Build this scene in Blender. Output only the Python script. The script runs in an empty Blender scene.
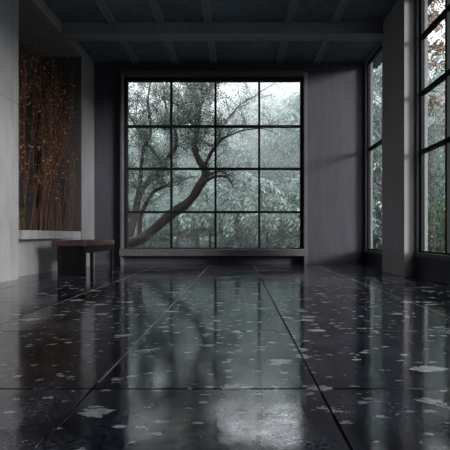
import bpy, math, random
from mathutils import Vector, Matrix, noise
R = random.Random(7)
S = bpy.context.scene
COL = S.collection
H = 0.55            # eye height
F = 400.0           # focal length in pixels of the 450 px frame

def P(px, py, Y):
    return Vector(((px - 238) * Y / F, Y, H + (235 - py) * Y / F))

# ------------------------------------------------------------------ materials
def mat(name):
    m = bpy.data.materials.new(name); m.use_nodes = True
    nt = m.node_tree
    return m, nt, nt.nodes['Principled BSDF']

def N(nt, t, **kw):
    n = nt.nodes.new(t)
    for k, v in kw.items():
        if k in n.inputs: n.inputs[k].default_value = v
        else: setattr(n, k, v)
    return n

def ramp(nt, src, stops):
    r = nt.nodes.new('ShaderNodeValToRGB')
    e = r.color_ramp.elements
    e[0].position, e[0].color = stops[0][0], (*stops[0][1], 1)
    e[1].position, e[1].color = stops[-1][0], (*stops[-1][1], 1)
    for p, c in stops[1:-1]:
        x = e.new(p); x.color = (*c, 1)
    nt.links.new(src, r.inputs['Fac'])
    return r.outputs['Color']

def coords(nt, scale=(1, 1, 1)):
    g = nt.nodes.new('ShaderNodeNewGeometry')
    mp = nt.nodes.new('ShaderNodeMapping'); mp.inputs['Scale'].default_value = scale
    nt.links.new(g.outputs['Position'], mp.inputs['Vector'])
    return mp.outputs['Vector']

def g3(v): return (v, v, v)

def plaster(name, col, var=0.25, rough=0.75, bump=0.05):
    m, nt, b = mat(name)
    L = nt.links
    n1 = N(nt, 'ShaderNodeTexNoise', Scale=1.3, Detail=6.0, Roughness=0.6)
    L.new(coords(nt, (1, 1, 0.45)), n1.inputs['Vector'])
    n2 = N(nt, 'ShaderNodeTexNoise', Scale=9.0, Detail=5.0, Roughness=0.65)
    L.new(coords(nt, (1, 1, 0.15)), n2.inputs['Vector'])
    mx = N(nt, 'ShaderNodeMath', operation='MULTIPLY_ADD'); mx.inputs[1].default_value = 0.45
    L.new(n2.outputs['Fac'], mx.inputs[0]); 
    m2 = N(nt, 'ShaderNodeMath', operation='MULTIPLY'); m2.inputs[1].default_value = 0.55
    L.new(n1.outputs['Fac'], m2.inputs[0]); L.new(m2.outputs[0], mx.inputs[2])
    lo = tuple(c * (1 - var) for c in col); hi = tuple(c * (1 + var) for c in col)
    L.new(ramp(nt, mx.outputs[0], [(0.35, lo), (0.65, hi)]), b.inputs['Base Color'])
    b.inputs['Roughness'].default_value = rough
    n3 = N(nt, 'ShaderNodeTexNoise', Scale=60.0, Detail=4.0)
    L.new(coords(nt), n3.inputs['Vector'])
    bp = N(nt, 'ShaderNodeBump', Strength=bump, Distance=0.01)
    L.new(n3.outputs['Fac'], bp.inputs['Height']); L.new(bp.outputs['Normal'], b.inputs['Normal'])
    return m

def simple(name, col, rough=0.6, metal=0.0, var=0.2, scale=20, stretch=(1, 1, 1)):
    m, nt, b = mat(name)
    n1 = N(nt, 'ShaderNodeTexNoise', Scale=float(scale), Detail=4.0)
    nt.links.new(coords(nt, stretch), n1.inputs['Vector'])
    lo = tuple(c * (1 - var) for c in col); hi = tuple(c * (1 + var) for c in col)
    nt.links.new(ramp(nt, n1.outputs['Fac'], [(0.3, lo), (0.7, hi)]), b.inputs['Base Color'])
    b.inputs['Roughness'].default_value = rough
    b.inputs['Metallic'].default_value = metal
    return m

def leafmat(name, stops, transl=0.35, rough=0.6):
    m = bpy.data.materials.new(name); m.use_nodes = True
    nt = m.node_tree; b = nt.nodes['Principled BSDF']; out = nt.nodes['Material Output']
    g = nt.nodes.new('ShaderNodeNewGeometry')
    c = ramp(nt, g.outputs['Random Per Island'], stops)
    nt.links.new(c, b.inputs['Base Color']); b.inputs['Roughness'].default_value = rough
    t = nt.nodes.new('ShaderNodeBsdfTranslucent'); nt.links.new(c, t.inputs['Color'])
    mx = nt.nodes.new('ShaderNodeMixShader'); mx.inputs[0].default_value = transl
    nt.links.new(b.outputs[0], mx.inputs[1]); nt.links.new(t.outputs[0], mx.inputs[2])
    nt.links.new(mx.outputs[0], out.inputs['Surface'])
    return m

def glassmat():
    m = bpy.data.materials.new('window_glass'); m.use_nodes = True
    nt = m.node_tree; nt.nodes.remove(nt.nodes['Principled BSDF']); out = nt.nodes['Material Output']
    fr = N(nt, 'ShaderNodeFresnel', IOR=1.45)
    ge = nt.nodes.new('ShaderNodeNewGeometry')      # same reflectance from both faces of the thin pane
    mr = N(nt, 'ShaderNodeMapRange'); mr.inputs['To Min'].default_value = 1.45; mr.inputs['To Max'].default_value = 1 / 1.45
    nt.links.new(ge.outputs['Backfacing'], mr.inputs['Value']); nt.links.new(mr.outputs[0], fr.inputs['IOR'])
    tr = N(nt, 'ShaderNodeBsdfTransparent'); tr.inputs['Color'].default_value = (0.93, 0.94, 0.94, 1)
    gl = N(nt, 'ShaderNodeBsdfGlossy', Roughness=0.02)
    mx = nt.nodes.new('ShaderNodeMixShader')
    nt.links.new(fr.outputs[0], mx.inputs[0]); nt.links.new(tr.outputs[0], mx.inputs[1]); nt.links.new(gl.outputs[0], mx.inputs[2])
    nt.links.new(mx.outputs[0], out.inputs['Surface'])
    return m

def floormat():
    m, nt, b = mat('polished_dark_stone'); L = nt.links
    # mottled near-black and slate blue ground
    n1 = N(nt, 'ShaderNodeTexNoise', Scale=2.6, Detail=8.0, Roughness=0.68, Distortion=0.6)
    L.new(coords(nt), n1.inputs['Vector'])
    n2 = N(nt, 'ShaderNodeTexNoise', Scale=70.0, Detail=4.0, Roughness=0.7)
    L.new(coords(nt), n2.inputs['Vector'])
    c1 = ramp(nt, n1.outputs['Fac'], [(0.38, (0.002, 0.0025, 0.004)), (0.50, (0.018, 0.024, 0.033)), (0.66, (0.070, 0.088, 0.112))])
    c2 = ramp(nt, n2.outputs['Fac'], [(0.42, g3(0.12)), (0.62, (1.7, 1.75, 1.85))])
    mul = N(nt, 'ShaderNodeMixRGB', blend_type='MULTIPLY'); mul.inputs[0].default_value = 1
    L.new(c1, mul.inputs[1]); L.new(c2, mul.inputs[2])
    # pale flakes: large ragged ones and small crumbs
    def flakes(scale, thr, warp, seed, sz, st=(1, 1, 1)):
        co = coords(nt, st)
        add = N(nt, 'ShaderNodeVectorMath', operation='ADD')
        w = N(nt, 'ShaderNodeTexNoise', Scale=scale * 1.9, Detail=5.0, Roughness=0.75)
        L.new(co, w.inputs['Vector'])
        sc = N(nt, 'ShaderNodeVectorMath', operation='SCALE'); sc.inputs['Scale'].default_value = warp
        L.new(w.outputs['Color'], sc.inputs[0]); L.new(co, add.inputs[0]); L.new(sc.outputs[0], add.inputs[1])
        ad2 = N(nt, 'ShaderNodeVectorMath', operation='ADD'); ad2.inputs[1].default_value = (seed, seed * 1.7, 0)
        L.new(add.outputs[0], ad2.inputs[0])
        v = N(nt, 'ShaderNodeTexVoronoi', Scale=scale); L.new(ad2.outputs[0], v.inputs['Vector'])
        # cell chosen by its random colour, size by distance
        sep = nt.nodes.new('ShaderNodeSeparateColor'); L.new(v.outputs['Color'], sep.inputs[0])
        ch = N(nt, 'ShaderNodeMath', operation='GREATER_THAN'); ch.inputs[1].default_value = thr
        L.new(sep.outputs[0], ch.inputs[0])
        rs = N(nt, 'ShaderNodeMath', operation='MULTIPLY'); rs.inputs[1].default_value = sz
        L.new(sep.outputs[1], rs.inputs[0])
        lt = N(nt, 'ShaderNodeMath', operation='LESS_THAN'); L.new(v.outputs['Distance'], lt.inputs[0]); L.new(rs.outputs[0], lt.inputs[1])
        an = N(nt, 'ShaderNodeMath', operation='MULTIPLY'); L.new(ch.outputs[0], an.inputs[0]); L.new(lt.outputs[0], an.inputs[1])
        return an.outputs[0]
    f1 = flakes(6.5, 0.60, 0.20, 3.1, 0.40, (1, 1.6, 1))
    f2 = flakes(17.0, 0.52, 0.08, 11.7, 0.40, (1, 1.7, 1))
    mxm = N(nt, 'ShaderNodeMath', operation='MAXIMUM'); L.new(f1, mxm.inputs[0]); L.new(f2, mxm.inputs[1])
    big = N(nt, 'ShaderNodeMixRGB'); L.new(mxm.outputs[0], big.inputs[0]); L.new(mul.outputs[0], big.inputs[1])
    n4 = N(nt, 'ShaderNodeTexNoise', Scale=30.0, Detail=3.0); L.new(coords(nt), n4.inputs['Vector'])
    L.new(ramp(nt, n4.outputs['Fac'], [(0.3, (0.26, 0.265, 0.275)), (0.7, (0.50, 0.505, 0.51))]), big.inputs[2])
    L.new(big.outputs[0], b.inputs['Base Color'])
    # polish
    n5 = N(nt, 'ShaderNodeTexNoise', Scale=5.0, Detail=6.0, Roughness=0.7); L.new(coords(nt), n5.inputs['Vector'])
    L.new(ramp(nt, n5.outputs['Fac'], [(0.35, g3(0.07)), (0.68, g3(0.16))]), b.inputs['Roughness'])
    b.inputs['IOR'].default_value = 2.0
    n7 = N(nt, 'ShaderNodeTexNoise', Scale=3.3, Detail=9.0, Roughness=0.78, Distortion=0.8); L.new(coords(nt), n7.inputs['Vector'])
    n8 = N(nt, 'ShaderNodeTexNoise', Scale=85.0, Detail=3.0, Roughness=0.7); L.new(coords(nt), n8.inputs['Vector'])
    mm = N(nt, 'ShaderNodeMath', operation='MULTIPLY')
    L.new(ramp(nt, n7.outputs['Fac'], [(0.38, g3(0.2)), (0.48, g3(0.9)), (0.58, g3(1.0))]), mm.inputs[0])
    L.new(ramp(nt, n8.outputs['Fac'], [(0.33, g3(0.4)), (0.52, g3(1.0))]), mm.inputs[1])
    L.new(mm.outputs[0], b.inputs['Specular IOR Level'])
    n6 = N(nt, 'ShaderNodeTexNoise', Scale=7.0, Detail=3.0, Roughness=0.5); L.new(coords(nt), n6.inputs['Vector'])
    bp = N(nt, 'ShaderNodeBump', Strength=0.08, Distance=0.012); L.new(n6.outputs['Fac'], bp.inputs['Height'])
    L.new(bp.outputs['Normal'], b.inputs['Normal'])
    return m

M = {}
M['floor'] = floormat()
M['grout'] = simple('tile_joint', (0.012, 0.012, 0.014), 0.7)
M['joint_strip'] = simple('pale_joint_strip', (0.22, 0.22, 0.23), 0.6)
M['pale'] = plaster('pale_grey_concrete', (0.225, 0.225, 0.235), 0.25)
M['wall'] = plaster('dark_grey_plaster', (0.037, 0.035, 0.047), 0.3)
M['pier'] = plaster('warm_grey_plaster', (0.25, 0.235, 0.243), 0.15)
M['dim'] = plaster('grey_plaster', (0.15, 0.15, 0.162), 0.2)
M['niche'] = plaster('umber_plaster', (0.05, 0.042, 0.042), 0.25)
M['ceil'] = plaster('blue_slate_panel', (0.085, 0.112, 0.145), 0.5)
M['beam'] = plaster('grey_beam_plaster', (0.185, 0.18, 0.195), 0.15)
M['rib'] = plaster('ceiling_rib_plaster', (0.17, 0.185, 0.205), 0.15)
M['frame'] = simple('black_painted_steel', (0.008, 0.010, 0.011), 0.75)
M['casing'] = simple('grey_casing_paint', (0.065, 0.063, 0.072), 0.6)
M['jamb'] = simple('zinc_grey_jamb_paint', (0.16, 0.16, 0.172), 0.6)
M['glass'] = glassmat()
M['frame'].node_tree.nodes['Principled BSDF'].inputs['Specular IOR Level'].default_value = .2
M['seat'] = simple('reddish_brown_leather', (0.045, 0.024, 0.022), 0.6, var=0.3, scale=30, stretch=(1, .2, 1))
M['wood'] = simple('black_stained_wood', (0.007, 0.0055, 0.006), 0.75, var=0.3, scale=30, stretch=(1, 1, .1))
M['wood'].node_tree.nodes['Principled BSDF'].inputs['Specular IOR Level'].default_value = .15
M['bark'] = simple('dark_bark', (0.030, 0.021, 0.017), 0.85, var=0.5, scale=12, stretch=(1, 1, .35))
M['bgbark'] = simple('grey_bark', (0.03, 0.032, 0.03), 0.9, var=0.4, scale=12)
M['twig'] = simple('red_brown_twig', (0.10, 0.046, 0.034), 0.7, var=0.4, scale=25)
M['ground'] = simple('forest_soil', (0.03, 0.04, 0.026), 0.95, var=0.5, scale=3)
M['leaf_tree'] = leafmat('small_dark_leaves', [(0, (0.03, 0.055, 0.042)), (0.6, (0.12, 0.18, 0.14)), (1, (0.40, 0.50, 0.42))])
M['leaf_bg'] = leafmat('grey_green_needles', [(0, (0.055, 0.095, 0.082)), (0.6, (0.19, 0.28, 0.25)), (1, (0.54, 0.66, 0.61))], 0.12)
M['leaf_bush'] = leafmat('green_bush_leaves', [(0, (0.012, 0.03, 0.014)), (0.6, (0.045, 0.085, 0.045)), (1, (0.15, 0.21, 0.14))])
M['leaf_autumn'] = leafmat('rusty_leaves', [(0, (0.10, 0.065, 0.04)), (0.6, (0.27, 0.17, 0.11)), (1, (0.45, 0.36, 0.26))])
M['leaf_dry'] = leafmat('dried_ochre_leaves', [(0, (0.10, 0.05, 0.02)), (0.6, (0.30, 0.15, 0.045)), (1, (0.70, 0.40, 0.13))])
M['leaf_fern'] = leafmat('small_green_leaves', [(0, (0.02, 0.05, 0.015)), (1, (0.08, 0.16, 0.05))])
M['flower'] = leafmat('orange_petals', [(0, (0.8, 0.22, 0.10)), (1, (0.95, 0.38, 0.2))])

# ------------------------------------------------------------------ mesh helpers
class MB:
    def __init__(s): s.v = []; s.f = []; s.mi = []
    def box(s, x0, x1, y0, y1, z0, z1, mi=0):
        n = len(s.v)
        s.v += [(x0, y0, z0), (x1, y0, z0), (x1, y1, z0), (x0, y1, z0), (x0, y0, z1), (x1, y0, z1), (x1, y1, z1), (x0, y1, z1)]
        for q in ((0, 3, 2, 1), (4, 5, 6, 7), (0, 1, 5, 4), (1, 2, 6, 5), (2, 3, 7, 6), (3, 0, 4, 7)):
            s.f.append(tuple(n + i for i in q)); s.mi.append(mi)
    def prism(s, pts, z0, z1, mi=0):
        n = len(s.v); k = len(pts)
        s.v += [(x, y, z0) for x, y in pts] + [(x, y, z1) for x, y in pts]
        s.f.append(tuple(range(n + k - 1, n - 1, -1))); s.mi.append(mi)
        s.f.append(tuple(range(n + k, n + 2 * k))); s.mi.append(mi)
        for i in range(k):
            j = (i + 1) % k
            s.f.append((n + i, n + j, n + k + j, n + k + i)); s.mi.append(mi)
    def tube(s, pts, rads, seg=6, mi=0, rough=0.0):
        n0 = len(s.v); k = len(pts)
        up = Vector((0.31, 0.83, 0.46)).normalized()
        for i, p in enumerate(pts):
            d = (pts[min(i + 1, k - 1)] - pts[max(i - 1, 0)])
            d = d.normalized() if d.length > 1e-9 else Vector((0, 0, 1))
            a = d.cross(up)
            if a.length < 1e-3: a = d.cross(Vector((1, 0, 0)))
            a.normalize(); b = d.cross(a)
            for j in range(seg):
                t = 2 * math.pi * j / seg
                r = rads[i] * (1 + (noise.noise(p * 3.1 + a * math.cos(t) + b * math.sin(t)) * rough if rough else 0))
                q = p + (a * math.cos(t) + b * math.sin(t)) * r
                s.v.append(tuple(q))
        for i in range(k - 1):
            for j in range(seg):
                j2 = (j + 1) % seg
                s.f.append((n0 + i * seg + j, n0 + i * seg + j2, n0 + (i + 1) * seg + j2, n0 + (i + 1) * seg + j)); s.mi.append(mi)
        s.f.append(tuple(n0 + j for j in range(seg - 1, -1, -1))); s.mi.append(mi)
        s.f.append(tuple(n0 + (k - 1) * seg + j for j in range(seg))); s.mi.append(mi)
    def blade(s, p, d, L, w, nrm=None, mi=0):
        """a pointed leaf: 2 triangles folded along the midrib"""
        if nrm is None: nrm = Vector((R.uniform(-1, 1), R.uniform(-1, 1), R.uniform(-1, 1)))
        a = d.cross(nrm)
        if a.length < 1e-4: a = d.cross(Vector((1, 0, 0.2)))
        a.normalize(); c = a.cross(d).normalized()
        n = len(s.v)
        m_ = p + d * (L * .45)
        s.v += [tuple(p), tuple(m_ + a * w * .5 + c * w * .15), tuple(p + d * L), tuple(m_ - a * w * .5 + c * w * .15)]
        s.f += [(n, n + 1, n + 2), (n, n + 2, n + 3)]; s.mi += [mi, mi]
    def build(s, name, mats, parent=None, bevel=0.0, smooth=False):
        me = bpy.data.meshes.new(name); me.from_pydata(s.v, [], s.f)
        if not isinstance(mats, (list, tuple)): mats = [mats]
        for m in mats: me.materials.append(m)
        if len(mats) > 1: me.polygons.foreach_set('material_index', s.mi)
        if smooth: me.polygons.foreach_set('use_smooth', [True] * len(me.polygons))
        me.update()
        o = bpy.data.objects.new(name, me); COL.objects.link(o)
        if parent:
            o.parent = parent; o.matrix_parent_inverse = Matrix.Translation(-parent.location)
        if bevel:
            b = o.modifiers.new('bevel', 'BEVEL'); b.width = bevel; b.segments = 2; b.limit_method = 'ANGLE'
        return o

def tag(o, label=None, cat=None, group=None, kind=None):
    if label: o['label'] = label
    if cat: o['category'] = cat
    if group: o['group'] = group
    if kind: o['kind'] = kind
    return o

def empty(name, loc, **kw):
    o = bpy.data.objects.new(name, None); COL.objects.link(o); o.location = loc; o.empty_display_size = .2
    return tag(o, **kw)

def copy_tree(o, loc, parent=None, rotz=0, scale=1):
    c = o.copy(); COL.objects.link(c)
    if parent: c.parent = parent
    else:
        c.location = loc; c.rotation_euler = (0, 0, rotz); c.scale = (scale,) * 3
    for ch in list(o.children): copy_tree(ch, None, c)
    return c

def smooth_path(pts, rads, n=5):
    out, ro = [], []
    k = len(pts)
    for i in range(k - 1):
        p0, p1, p2, p3 = pts[max(i - 1, 0)], pts[i], pts[i + 1], pts[min(i + 2, k - 1)]
        for j in range(n):
            t = j / n
            q = 0.5 * ((2 * p1) + (p2 - p0) * t + (2 * p0 - 5 * p1 + 4 * p2 - p3) * t * t + (3 * p1 - p0 - 3 * p2 + p3) * t ** 3)
            out.append(q); ro.append(rads[i] * (1 - t) + rads[i + 1] * t)
    out.append(pts[-1]); ro.append(rads[-1])
    return out, ro

def struct(name, mb, m, bevel=0.0, **kw):
    return tag(mb.build(name, m, bevel=bevel), kind='structure', **kw)

# ------------------------------------------------------------------ room
ZC = H + 3.23      # ceiling panels
ZB = H + 3.06      # underside of beams and soffit
YB = 7.46          # back wall
Y0 = -4.0          # wall behind the eye point

# floor: one mesh of stone slabs with real joints
fl = MB()
xs = [-4.3, -3.35, -2.40, -1.45, -0.52, 0.29, 1.42, 2.38, 2.6]
ys = [Y0 - .1, -3.25, -2.35, -1.4, -0.45, 0.5, 1.43, 2.29, 3.28, 4.2, 5.18, 6.15, 7.1, 7.9]
for i in range(len(xs) - 1):
    for j in range(len(ys) - 1):
        g = 0.0045
        fl.box(xs[i] + g, xs[i + 1] - g, ys[j] + g, ys[j + 1] - g, -0.05, 0.0)
fl.box(xs[0], xs[-1], ys[0], ys[-1], -0.08, -0.006, 1)
for x, a, b_ in ((-1.45, 1.5, 7.1), (-.52, 1.5, 7.1), (1.42, 2.35, 7.1)):     # thin pale strips along part of some long joints
    fl.box(x - .0042, x + .0042, a, b_, -.01, -.0006, 2)
struct('floor', fl, [M['floor'], M['grout'], M['joint_strip']], bevel=0.0015)

# ceiling with slate panels
c = MB(); c.box(-4.3, 2.7, Y0 - .1, YB + .3, ZC, ZC + .2); struct('ceiling', c, M['ceil'])
k = 1
for (a, b_) in ((6.07, 6.31), (3.30, 3.54), (0.55, 0.79), (-2.2, -1.96)):
    c = MB(); c.box(-2.68, 2.37, a, b_, ZB, ZC + .02)
    struct('trim_%d' % k, c, M['beam'], .004); k += 1
for x in (-1.90, -1.17, -0.45, 0.77, 1.46):
    for (a, b_) in ((Y0, -2.2), (-1.96, .55), (.79, 3.30), (3.54, 6.07), (6.31, YB)):
        c = MB()
        for dx in (-.06, .038):
            c.box(x + dx, x + dx + .022, a, b_, ZC - .035, ZC + .01)
        c.box(x - .04, x + .04, a, b_, ZC - .012, ZC + .01)
        struct('trim_%d' % k, c, M['rib']); k += 1
# soffit along the left side
c = MB(); c.box(-3.6, -2.68, Y0, 6.88, ZB, ZC + .03); struct('trim_%d' % k, c, M['beam'], .004); k += 1

# back wall with opening
WX0, WX1, WZ0, WZ1 = -2.135, 1.225, 0.20, 3.50
w = MB()
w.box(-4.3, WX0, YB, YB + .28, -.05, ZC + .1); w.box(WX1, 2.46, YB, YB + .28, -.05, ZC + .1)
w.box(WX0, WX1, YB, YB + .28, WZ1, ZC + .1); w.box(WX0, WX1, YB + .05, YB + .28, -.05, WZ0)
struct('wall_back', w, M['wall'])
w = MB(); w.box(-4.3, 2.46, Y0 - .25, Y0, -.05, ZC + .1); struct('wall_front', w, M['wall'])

# left side: near pier, niche, rear pier
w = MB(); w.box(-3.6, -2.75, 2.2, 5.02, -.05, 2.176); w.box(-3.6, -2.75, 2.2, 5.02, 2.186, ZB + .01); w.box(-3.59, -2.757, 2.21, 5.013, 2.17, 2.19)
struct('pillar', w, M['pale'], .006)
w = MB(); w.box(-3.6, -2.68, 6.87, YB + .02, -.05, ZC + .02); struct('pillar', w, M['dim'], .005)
# wall of the left side behind the niche, and on towards the front
w = MB(); w.box(-3.75, -3.45, 5.0, 6.9, .60, ZB + .01); struct('wall_niche', w, M['niche'])
w = MB(); w.box(-3.44, -2.69, 6.862, 6.869, .61, ZB + .005); struct('wall_niche_end', w, M['niche'])
w = MB(); w.prism([(-3.6, 5.0), (-2.93, 5.0), (-2.70, 6.88), (-3.6, 6.88)], -.05, .50); struct('wall_plinth', w, M['pale'])
w = MB(); w.box(-3.5, -3.0, Y0, 2.25, -.05, ZB + .01); struct('wall_left', w, M['wall'])
# ledge
w = MB(); w.box(-3.46, -2.70, 5.015, 6.872, .495, .612)
struct('trim_%d' % k, w, M['pale'], .004); k += 1

# right side: wall with three openings, piers in front
XR = 2.37
wins = [(6.16, 7.38, .27, ZC - .05), (3.22, 5.26, .31, ZC - .05), (0.2, 2.2, .31, ZC - .05), (-2.8, -.8, .31, ZC - .05)]
w = MB(); yy = YB + .01
for (a, b_, z0, z1) in wins:
    w.box(XR, XR + .10, b_, yy, -.05, ZC + .1)
    w.box(XR, XR + .10, a, b_, -.05, z0); w.box(XR, XR + .10, a, b_, z1, ZC + .1)
    yy = a
w.box(XR, XR + .10, Y0 - .2, yy, -.05, ZC + .1)
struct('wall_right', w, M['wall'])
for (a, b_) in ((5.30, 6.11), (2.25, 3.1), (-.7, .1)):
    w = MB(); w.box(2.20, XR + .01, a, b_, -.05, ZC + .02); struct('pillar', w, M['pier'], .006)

# ------------------------------------------------------------------ windows
def side_window(idx, a, b_, z0, z1, vm, hm):
    e = empty('window_%d' % idx, (XR + .03, (a + b_) / 2, z0), kind='structure')
    t = .05
    # outer casing standing slightly proud of the wall
    c = MB()
    c.box(XR - .02, XR + .015, b_ - .01, b_ + .035, z0 - .03, z1 + .03); c.box(XR - .02, XR + .015, a - .035, a + .01, z0 - .03, z1 + .03)
    c.box(XR - .02, XR + .015, a, b_, z1 - .01, z1 + .03)
    c.build('casing', M['jamb'], e, .003)
    c = MB(); c.box(XR - .045, XR + .03, a - .02, b_ + .02, z0 - .04, z0 + .012); c.build('window_sill', M['casing'], e, .003)
    f = MB(); x0, x1 = XR + .015, XR + .06
    f.box(x0, x1, a, a + t, z0, z1); f.box(x0, x1, b_ - t, b_, z0, z1)
    f.box(x0, x1, a + t, b_ - t, z0, z0 + t * .7); f.box(x0, x1, a + t, b_ - t, z1 - t, z1)
    f.build('window_frame', M['frame'], e, .003)
    # pale inner jamb beyond the black frame
    j = MB(); j.box(x1, XR + .10, b_ - t - .004, b_, z0, z1); j.box(x1, XR + .10, a, a + t + .008, z0, z1); j.build('jamb', M['jamb'], e)
    f = MB()
    for y in vm: f.box(x0 - .01, x1, y - .022, y + .022, z0 + .03, z1 - .03)
    for z in hm: f.box(x0 - .015, x1 + .0, a + .03, b_ - .03, z - .024, z + .024)
    f.build('mullion', M['frame'], e, .002)
    g = MB(); g.box(XR + .04, XR + .046, a + .03, b_ - .03, z0 + .02, z1 - .02); g.build('pane', M['glass'], e)
hm = [H + 1.08, H + 1.84, H + 2.57]
side_window(2, *wins[0], [], [H + 1.56])
side_window(3, *wins[1], [4.57, 3.88], hm)
side_window(4, *wins[2], [.9, 1.55], hm)
side_window(5, *wins[3], [-2.1, -1.45], hm)

e = empty('window_1', ((WX0 + WX1) / 2, YB, WZ0), kind='structure')
c = MB()
c.box(-2.165, -2.125, 7.34, YB, 0, 3.56); c.box(1.215, 1.27, 7.34, YB, 0, 3.56); c.box(-2.125, 1.215, 7.34, YB, 3.49, 3.56)
c.build('casing', M['casing'], e, .004)
c = MB(); c.box(-2.165, 1.27, 7.28, YB + .06, .167, .292); c.build('window_sill', M['casing'], e, .005)
f = MB(); y0, y1 = YB + .0, YB + .09
f.box(WX0, -2.065, y0, y1, .28, WZ1); f.box(1.165, WX1, y0, y1, .28, WZ1)
f.box(-2.07, 1.17, y0, y1, 3.43, WZ1); f.box(-2.07, 1.17, y0, y1, .28, .312)
f.build('window_frame', M['frame'], e, .004)
f = MB()
for x in (-1.248, -.421, .397): f.box(x - .019, x + .019, y0 - .0, y1 - .01, .30, 3.44)
for z in (2.583, 1.788, .979): f.box(-2.08, 1.18, y0 + .005, y1 - .015, z - .021, z + .021)
f.build('mullion', M['frame'], e, .003)
g = MB(); g.box(-2.08, 1.18, YB + .05, YB + .056, .30, 3.44); g.build('pane', M['glass'], e)

# ------------------------------------------------------------------ bench
def bench():
    x0, x1, ya, yb = -2.48, -2.05, 5.35, 6.66
    e = empty('bench', ((x0 + x1) / 2, (ya + yb) / 2, 0), label='low dark bench with a reddish brown slab seat standing beside the pale ledge', cat='bench')
    s = MB(); s.box(x0 - .02, x1, ya, yb, .395, .475); s.build('seat', M['seat'], e, .018)
    for (x, y) in ((x0 + .05, ya + .03), (x1 - .055, ya + .03), (x0 + .05, yb - .10), (x1 - .055, yb - .10)):
        l = MB(); l.box(x, x + .045, y, y + .06, 0, .397); l.build('leg', M['wood'], e, .004)
    p = MB(); p.box(x0 + .09, x1 - .05, ya + .045, ya + .07, .0, .396); p.build('end_panel', M['wood'], e, .003)
    p = MB(); p.box(x1 - .045, x1 - .02, ya + .08, yb - .09, .30, .396); p.build('apron', M['wood'], e, .003)
    p = MB(); p.box(x0 + .06, x0 + .085, ya + .08, yb - .09, .30, .396); p.build('apron', M['wood'], e, .003)
    p = MB(); p.box(x0 + .09, x1 - .05, yb - .08, yb - .06, .30, .396); p.build('end_rail', M['wood'], e, .003)
bench()

# ------------------------------------------------------------------ dried branches in the niche
def wander(p, d, L, r0, r1, n=8, wob=.12, lift=0.0):
    pts = [p.copy()]; d = d.normalized()
    for i in range(n):
        d = (d + Vector((R.gauss(0, wob), R.gauss(0, wob), R.gauss(0, wob) + lift))).normalized()
        p = p + d * (L / n); pts.append(p.copy())
    return pts, [r0 + (r1 - r0) * i / n for i in range(n + 1)]

def rnd_dir(): 
    while True:
        v = Vector((R.uniform(-1, 1), R.uniform(-1, 1), R.uniform(-1, 1)))
        if .05 < v.length < 1: return v.normalized()

def clampn(p):
    return Vector((min(max(p.x, -3.40), -2.74), min(max(p.y, 5.12), 6.76), min(p.z, ZB - .06)))

def dry_branch(i, x, y, hgt, lean):
    e = empty('dried_branch', (x, y, .612), label='tall thin dried branch with ochre leaves standing in the left wall niche', cat='branch', group='dried branches in the wall niche')
    st, lf = MB(), MB()
    pts, rr = wander(Vector((x, y, .612)), Vector((lean[0], lean[1], 1)), hgt, .0075, .003, 14, .05, .03)
    pts = [clampn(q) for q in pts]
    st.tube(pts, rr, 5)
    for j in range(3, 15):
        for _ in range(1 + (R.random() < .6)):
            q = pts[min(j, 14)]
            d = Vector((R.gauss(0, .4), R.gauss(0, .4), 1))
            L = R.uniform(.15, .45) * (1.1 if j > 7 else .7)
            sp, sr = wander(q, d, L, .003, .0015, 5, .12)
            sp = [clampn(s) for s in sp]
            st.tube(sp, sr, 3)
            for s in sp[1:]:
                if R.random() < (.16 + .62 * max(0, (s.z - 1.0) / 2.2)) * (0.9 if s.z < 3.2 else .45):
                    d2 = rnd_dir(); s2 = clampn(s + d2 * .01)
                    lf.blade(s2, d2, R.uniform(.025, .06), R.uniform(.018, .034))
    st.build('stem', M['twig'], e)
    if lf.v: lf.build('foliage', M['leaf_dry'], e)
for i in range(44):
    y = R.uniform(5.12, 6.72)
    u = R.random()
    x = -3.32 + .52 * u
    sx = (238 + x * F / y)
    h = R.uniform(1.9, 2.75) if sx < 52 else R.uniform(1.3, 2.2)
    if sx > 62: h = R.uniform(.9, 2.0)
    dry_branch(i, x, y, h, (R.uniform(-.05, .10), R.uniform(-.05, .12)))
# low green plant at the near end of the niche
e = empty('leafy_plant', (-3.05, 5.35, .612), label='low green leafy plant at the near end of the niche ledge', cat='plant')
lf, st = MB(), MB()
for i in range(26):
    p, r = wander(Vector((-3.05 + R.gauss(0, .05), 5.38 + R.gauss(0, .06), .612)), Vector((R.gauss(0, .35), R.gauss(0, .35), 1)), R.uniform(.2, .6), .003, .001, 8, .1, -.04)
    p = [clampn(q) for q in p]; st.tube(p, r, 3)
    for q in p[2:]:
        for _ in range(2):
            lf.blade(q, rnd_dir(), R.uniform(.03, .06), .02)
st.build('stem', M['bark'], e); lf.build('foliage', M['leaf_fern'], e)

# ------------------------------------------------------------------ outside: ground
GZ = -0.15
gnd = MB()
gnd.box(-26, 30, YB + .3, 60, GZ - .3, GZ); gnd.box(XR + .11, 30, -14, YB + .3, GZ - .3, GZ)
tag(gnd.build('ground', M['ground']), kind='structure')

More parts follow.
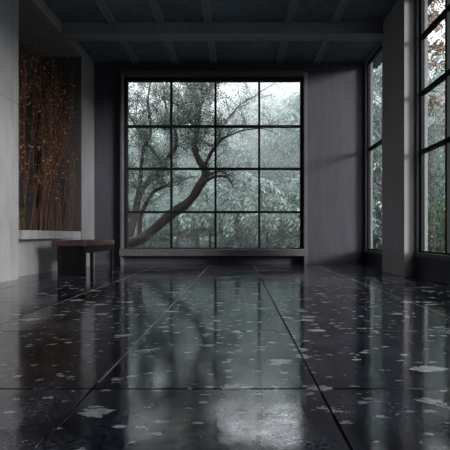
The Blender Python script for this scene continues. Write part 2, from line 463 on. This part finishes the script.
# big gnarled tree
def big_tree():
    Y = 9.4; s = Y / F
    base = P(96, 266, Y); base.z = GZ
    e = empty('gnarled_tree', base, label='dark gnarled tree leaning across the large back window', cat='tree')
    tr, br, lf = MB(), MB(), MB()
    limbs = [
        ([(96, 274, 0), (110, 256, 0), (128.7, 244, 0), (145, 235, .05), (170.7, 214, .1), (187, 202, .1), (198.7, 188, .05), (205.7, 172, 0), (198.7, 160, -.05), (194, 146, 0), (196.3, 130, .05), (198.7, 111, .1), (203, 95, .1), (211, 83, .15), (220, 60, .2)],
         [7, 6.5, 5.6, 5.2, 4.9, 4.6, 4.2, 3.7, 3.3, 3.2, 3.0, 2.5, 1.9, 1.4, .8]),
        ([(108, 262, .1), (122, 240, .2), (129, 222, .3), (136, 195, .35), (145, 179, .4), (161, 160, .4), (173, 144, .4), (172, 125, .4), (164, 105, .4), (160, 80, .4)],
         [5, 4.6, 4.3, 3.6, 3.0, 2.4, 2.0, 1.6, 1.2, .7]),
    ]
    sub = [
        ([(201, 184, 0), (210, 179, -.1), (218, 177, -.15), (226, 178, -.2), (231, 183, -.2), (234, 190, -.2)], [2.4, 2.0, 1.4, .9, .6, .35]),
        ([(204, 176, 0), (212, 172, .1), (221, 170, .15), (232, 174, .2), (241, 170, .3)], [1.7, 1.4, .9, .5, .3]),
        ([(204, 169, 0), (212, 152, -.1), (224, 141, -.2), (246, 132, -.2), (262, 131, -.2), (276, 136, -.2)], [2.2, 1.7, 1.2, .7, .45, .25]),
        ([(214, 150, 0), (222, 128, 0), (236, 108, .1), (256, 92, .2), (278, 78, .2)], [1.4, 1.0, .7, .45, .25]),
        ([(134, 203, .35), (137, 172, .3), (141, 150, .2), (149, 128, .2), (146, 98, .2), (150, 72, .2)], [2.6, 2.3, 1.9, 1.5, 1.1, .6]),
        ([(138, 236, .05), (142, 216, -.1), (151, 198, -.2), (158, 191, -.2), (168, 187, -.2), (176, 180, -.2)], [2.4, 2.2, 1.9, 1.6, 1.1, .5]),
        ([(198.7, 113, .1), (192, 95, .2), (184, 78, .3), (176, 58, .4)], [1.9, 1.5, 1.1, .6]),
        ([(197, 121, .1), (184, 122, 0), (170, 130, -.1), (158, 128, -.2)], [1.6, 1.3, .9, .5]),
        ([(196, 130, 0), (188, 116, 0), (176, 104, .1), (160, 96, .2)], [1.4, 1.1, .8, .5]),
        ([(161, 160, .4), (150, 148, .3), (138, 132, .2), (128, 112, .1), (118, 96, 0)], [1.8, 1.5, 1.2, .9, .5]),
        ([(203, 95, .1), (196, 80, 0), (198, 62, -.1)], [1.3, 1.0, .6]),
        ([(129, 222, .3), (120, 196, .2), (112, 160, .1), (108, 120, 0), (116, 84, 0)], [2.6, 2.2, 1.7, 1.2, .6]),
        ([(211, 83, .15), (232, 74, .1), (254, 62, 0)], [1.2, .9, .5]),
    ]
    paths = []
    for k_, (pl, rl) in enumerate(limbs + sub):
        pts = [P(px, py, Y) + Vector((0, dy, 0)) for px, py, dy in pl]
        pts, rr = smooth_path(pts, [r * s for r in rl], 5)
        pts = [q + Vector((noise.noise(q * 2.3), noise.noise(q * 2.3 + Vector((9, 0, 0))), noise.noise(q * 2.3 + Vector((0, 7, 0))))) * .035 for q in pts]
        (tr if k_ < 2 else br).tube(pts, rr, 12 if k_ < 2 else 7, rough=.35)
        paths.append((pts, rr, k_))
    # side shoots, twigs and leaves
    def dens(q):
        px = 238 + q.x * F / q.y; py = 235 - (q.z - H) * F / q.y
        d = 1.0
        if px > 205: d *= max(.30, 1 - (px - 205) / 80)
        if px < 190: d *= max(.10, 1 - max(0, py - 165) / 55)
        elif py > 150: d *= max(.05, 1 - (py - 150) / 15)
        return d
    for pts, rr, k_ in paths:
        n = len(pts)
        i0 = int(n * (.45 if k_ == 0 else .35 if k_ == 1 else .2))
        for i in range(i0, n):
            for _ in range(2):
                if R.random() > .75 * (dens(pts[i]) ** .5): continue
                d = rnd_dir(); d.z = abs(d.z) * .8 + .15; d.y *= .8
                L = R.uniform(.35, .95)
                p1, r1 = wander(pts[i], d, L, min(.010, rr[i] * .5), .003, 8, .22, .02)
                br.tube(p1, r1, 4)
                for q in p1[2:]:
                    for _ in range(2):
                        d2 = rnd_dir(); L2 = R.uniform(.12, .35)
                        p2, r2 = wander(q, d2, L2, .0035, .0015, 4, .25)
                        br.tube(p2, r2, 3)
                        for w_ in p2[1:]:
                            for _ in range(4):
                                if R.random() < dens(w_) * .85:
                                    lf.blade(w_ + rnd_dir() * R.uniform(.02, .11), rnd_dir(), R.uniform(.028, .05), R.uniform(.014, .023))
    tr.build('trunk', M['bark'], e, smooth=True); br.build('branches', M['bark'], e, smooth=True); tag(lf.build('foliage', M['leaf_tree'], e))
big_tree()

# feathery trees of the forest behind
def feathery(seed, hgt, rad, name='feathery_tree', leaf='leaf_bg', nclump=62, per=380, size=1.0, low=.12):
    st = R.getstate(); R.seed(seed)
    tr, lf = MB(), MB()
    p, r = wander(Vector((0, 0, 0)), Vector((0, 0, 1)), hgt * .8, .10 * hgt / 5, .02, 10, .06, .05)
    tr.tube(p, r, 7)
    for c_ in range(nclump):
        z = hgt * (low + (1 - low) * R.random() ** .8)
        t = z / hgt
        rr = rad * math.sqrt(max(.05, 1 - ((t - .4) / .65) ** 2)) * (.55 + .45 * R.random() ** .5)
        a = R.uniform(0, 2 * math.pi)
        c = Vector((math.cos(a) * rr, math.sin(a) * rr, z))
        k_ = min(10, int(t * 9)); q = p[k_]
        bp, brr = wander(q, c - q, (c - q).length, .02, .006, 5, .03)
        tr.tube(bp, brr, 4)
        cr = R.uniform(.45, .95) * size
        for f_ in range(per // 10):
            d = rnd_dir(); d.z = abs(d.z) * .9 - .1
            o_ = Vector((d.x, d.y, d.z * .55)) * cr
            prev = c + o_ * .25
            dd = (o_ + Vector((0, 0, .15 * cr))).normalized()
            for s_ in range(10):     # an arching, drooping spray
                dd = (dd + Vector((0, 0, -.16))).normalized()
                prev = prev + dd * cr * .11
                side = dd.cross(Vector((0, 0, 1)))
                side = side.normalized() if side.length > 1e-3 else Vector((1, 0, 0))
                sg = 1 if s_ % 2 else -1
                ld = (dd * .7 + side * sg * .6 + Vector((0, 0, -.35))).normalized()
                on = (prev - c).normalized() + Vector((0, 0, .55)) + rnd_dir() * .35
                lf.blade(prev, ld, R.uniform(.09, .17) * size, R.uniform(.022, .042) * size, on)
    R.setstate(st)
    e = empty(name, (0, 0, 0))
    tr.build('trunk', M['bgbark'], e); lf.build('foliage', M[leaf], e)
    return e
pa = feathery(1, 4.2, 1.8, nclump=26, per=900); pb = feathery(2, 5.4, 2.2, nclump=36, per=800); pc = feathery(3, 2.6, 1.5, low=.02, nclump=15, per=950)
GL = 'pale grey green tree with drooping feathery foliage in the misty forest'
GG = 'misty forest trees outside'
first = set()
spots = [  # proto, x, y, scale
    (pc, -2.9, 12.2, .95), (pc, -.9, 12.6, 1.0), (pc, .9, 12.3, 1.05), (pc, 2.4, 12.8, 1.1), (pc, -4.6, 12.6, 1.1), (pb, 4.5, 12.4, 1.05),
    (pb, 4.5, 10.9, 1.0), (pa, -3.4, 15.0, 1.05), (pa, -.4, 15.6, .95), (pb, 3.1, 15.4, 1.1), (pa, -6.3, 15.4, 1.2), (pa, 6.2, 12.2, .9), (pa, 7.2, 15.6, 1.0),
    (pb, -1.9, 19.0, 1.0), (pb, 1.0, 19.0, 1.25), (pb, 4.0, 19.3, 1.15), (pb, -5.6, 19.5, 1.2), (pb, 7.4, 19.5, 1.2),
    (pb, -8.5, 24.5, 1.5), (pb, -3.8, 25.0, 1.4), (pb, -.5, 25.4, 1.25), (pb, 3.0, 25.8, 1.3), (pb, 6.6, 25, 1.5), (pb, 10.2, 24.5, 1.6),
    (pb, 2.2, 29.0, 2.1), (pb, 6.0, 30.0, 2.0), (pb, -3.2, 29.5, 1.9),
]
for i, (pr, x, y, sc) in enumerate(spots):
    if pr.name not in first:
        first.add(pr.name); o = pr; o.location = (x, y, GZ); o.scale = (sc,) * 3
    else:
        o = copy_tree(pr, (x, y, GZ), rotz=R.uniform(0, 6.28), scale=sc)
    tag(o, GL, 'tree', GG)

# shrubs and rusty tree outside the right-hand window
def shrub(x, y, hgt, rad, seed, label, leaf='leaf_bush', nleaf=5200, flowers=0, name='shrub'):
    st_ = R.getstate(); R.seed(seed)
    e = empty(name, (x, y, GZ), label=label, cat='shrub')
    st, lf, fw = MB(), MB(), MB()
    for i in range(26):
        d = Vector((R.gauss(0, .45), R.gauss(0, .45), 1))
        p, r = wander(Vector((x, y, GZ)), d, hgt * R.uniform(.6, .95), .014, .004, 8, .1); st.tube(p, r, 4)
    for i in range(nleaf):
        u = rnd_dir(); rr = R.random() ** .35
        lump = 1 + .28 * noise.noise(u * 2.4 + Vector((seed, 0, 0)))
        q = Vector((x + u.x * rad * rr * lump, y + u.y * rad * rr * lump, GZ + hgt * .52 + u.z * hgt * .5 * rr * lump))
        lf.blade(q, (u + rnd_dir() * .8).normalized(), R.uniform(.05, .10), R.uniform(.022, .04))
    st.build('stem', M['bark'], e); lf.build('foliage', M[leaf], e)
    for i in range(flowers):
        u = rnd_dir(); u.y = -abs(u.y)
        q = Vector((x + u.x * rad, y + u.y * rad, GZ + hgt * .55 + u.z * hgt * .42))
        fw = MB()
        for a in range(6):
            t = a * math.pi / 3
            fw.blade(q, (Vector((math.cos(t), -.35, math.sin(t)))).normalized(), .036, .024, Vector((0, -1, 0)))
        fw.build('flower', M['flower'], e)
    R.setstate(st_)
shrub(4.05, 8.3, 1.35, .75, 21, 'dark green leafy shrub with orange flowers outside the near right window', flowers=6)
shrub(5.3, 9.6, 2.3, 1.1, 22, 'tall green shrub behind the flowering shrub outside the right window', nleaf=8000)
shrub(3.55, 10.3, 1.7, .8, 23, 'rounded green shrub seen through the narrow far right window', nleaf=6000)

def rusty_tree():
    b = Vector((5.6, 7.9, GZ))
    e = empty('rusty_leaved_tree', b, label='tree with rusty brown leaves hanging over the top of the right window', cat='tree')
    tr, br, lf = MB(), MB(), MB()
    pts, rr = smooth_path([b, b + Vector((-.1, 0, 1.4)), b + Vector((-.25, -.1, 2.9)), b + Vector((-.3, -.15, 4.2)), b + Vector((-.5, -.1, 5.6))], [.12, .10, .085, .06, .03], 5)
    tr.tube(pts, rr, 10, rough=.3)
    for z0, tx, ty, tz in ((2.6, 3.75, 7.2, 3.15), (2.9, 3.45, 7.1, 3.9), (3.3, 3.6, 7.3, 4.6), (3.8, 3.9, 7.4, 5.2), (3.0, 4.4, 7.0, 4.3), (2.4, 4.15, 7.1, 2.9)):
        a0 = Vector((5.3, 7.8, z0)); t = Vector((tx, ty, tz))
        m_ = (a0 + t) / 2 + Vector((0, 0, .25))
        p, r = smooth_path([a0, m_, t, t + Vector((-.12, 0, -.28))], [.035, .022, .010, .004], 6)
        br.tube(p, r, 6, rough=.3)
        for i in range(7, len(p)):
            for _ in range(2):
                p1, r1 = wander(p[i], rnd_dir() + Vector((0, 0, -.15)), R.uniform(.18, .4), .005, .002, 5, .2)
                br.tube(p1, r1, 3)
                for q in p1[1:]:
                    for _ in range(5):
                        lf.blade(q + rnd_dir() * .05, (rnd_dir() + Vector((0, 0, -.5))).normalized(), R.uniform(.05, .09), R.uniform(.025, .042))
    tr.build('trunk', M['bark'], e, smooth=True); br.build('branches', M['bark'], e); lf.build('foliage', M['leaf_autumn'], e)
rusty_tree()

# mist between the trees
mist = bpy.data.materials.new('mist'); mist.use_nodes = True
nt = mist.node_tree; nt.nodes.remove(nt.nodes['Principled BSDF'])
vs = N(nt, 'ShaderNodeVolumeScatter', Density=0.15, Anisotropy=0.2)
vs.inputs['Color'].default_value = (.975, .99, 1, 1)
nt.links.new(vs.outputs[0], nt.nodes['Material Output'].inputs['Volume'])
mb = MB(); mb.box(-18, 20, 13.9, 33, GZ + .01, 12.0)
tag(mb.build('mist', mist), 'pale dense mist hanging between the distant forest trees', 'mist', kind='stuff')
thin = mist.copy(); thin.name = 'thin_mist'
[n for n in thin.node_tree.nodes if n.type == 'VOLUME_SCATTER'][0].inputs['Density'].default_value = .028
mb = MB(); mb.box(-18, 20, 8.4, 13.9, GZ + .01, 9.0)
tag(mb.build('mist', thin), 'thin pale mist around the nearest trees behind the back window', 'mist', kind='stuff')

# ------------------------------------------------------------------ light
wd = bpy.data.worlds.new('World'); S.world = wd; wd.use_nodes = True
nt = wd.node_tree; bg = nt.nodes['Background']
tc = nt.nodes.new('ShaderNodeTexCoord'); sp = nt.nodes.new('ShaderNodeSeparateXYZ')
nt.links.new(tc.outputs['Generated'], sp.inputs[0])
cl = ramp(nt, sp.outputs['Z'], [(0.0, (.40, .42, .445)), (.35, (.55, .57, .62)), (1, (.98, 1, 1.05))])
nt.links.new(cl, bg.inputs['Color']); bg.inputs['Strength'].default_value = 1.6

sun = bpy.data.lights.new('sun', 'SUN'); sun.energy = 2.1; sun.angle = math.radians(14); sun.color = (1, .95, .90)
so = bpy.data.objects.new('sun', sun); COL.objects.link(so)
d = Vector((-1, .66, -.26))
so.rotation_euler = d.to_track_quat('-Z', 'Y').to_euler(); so.location = (8, -2, 5)

# ------------------------------------------------------------------ camera
cam = bpy.data.cameras.new('camera'); co = bpy.data.objects.new('camera', cam); COL.objects.link(co)
co.location = (0, 0, H); co.rotation_euler = (math.radians(90), 0, 0)
cam.sensor_width = 36; cam.sensor_fit = 'HORIZONTAL'; cam.lens = 36 * F / 450
cam.shift_x = -13 / 450; cam.shift_y = 10 / 450
cam.clip_end = 200; cam.clip_start = .01
S.camera = co

S.view_settings.view_transform = 'Standard'; S.view_settings.look = 'None'
S.view_settings.exposure = 1.62; S.view_settings.gamma = 1; S.view_settings.use_curve_mapping = False
S.cycles.volume_bounces = 3; S.cycles.transparent_max_bounces = 16
S.cycles.max_bounces = 8; S.cycles.diffuse_bounces = 5
S.cycles.use_denoising = True
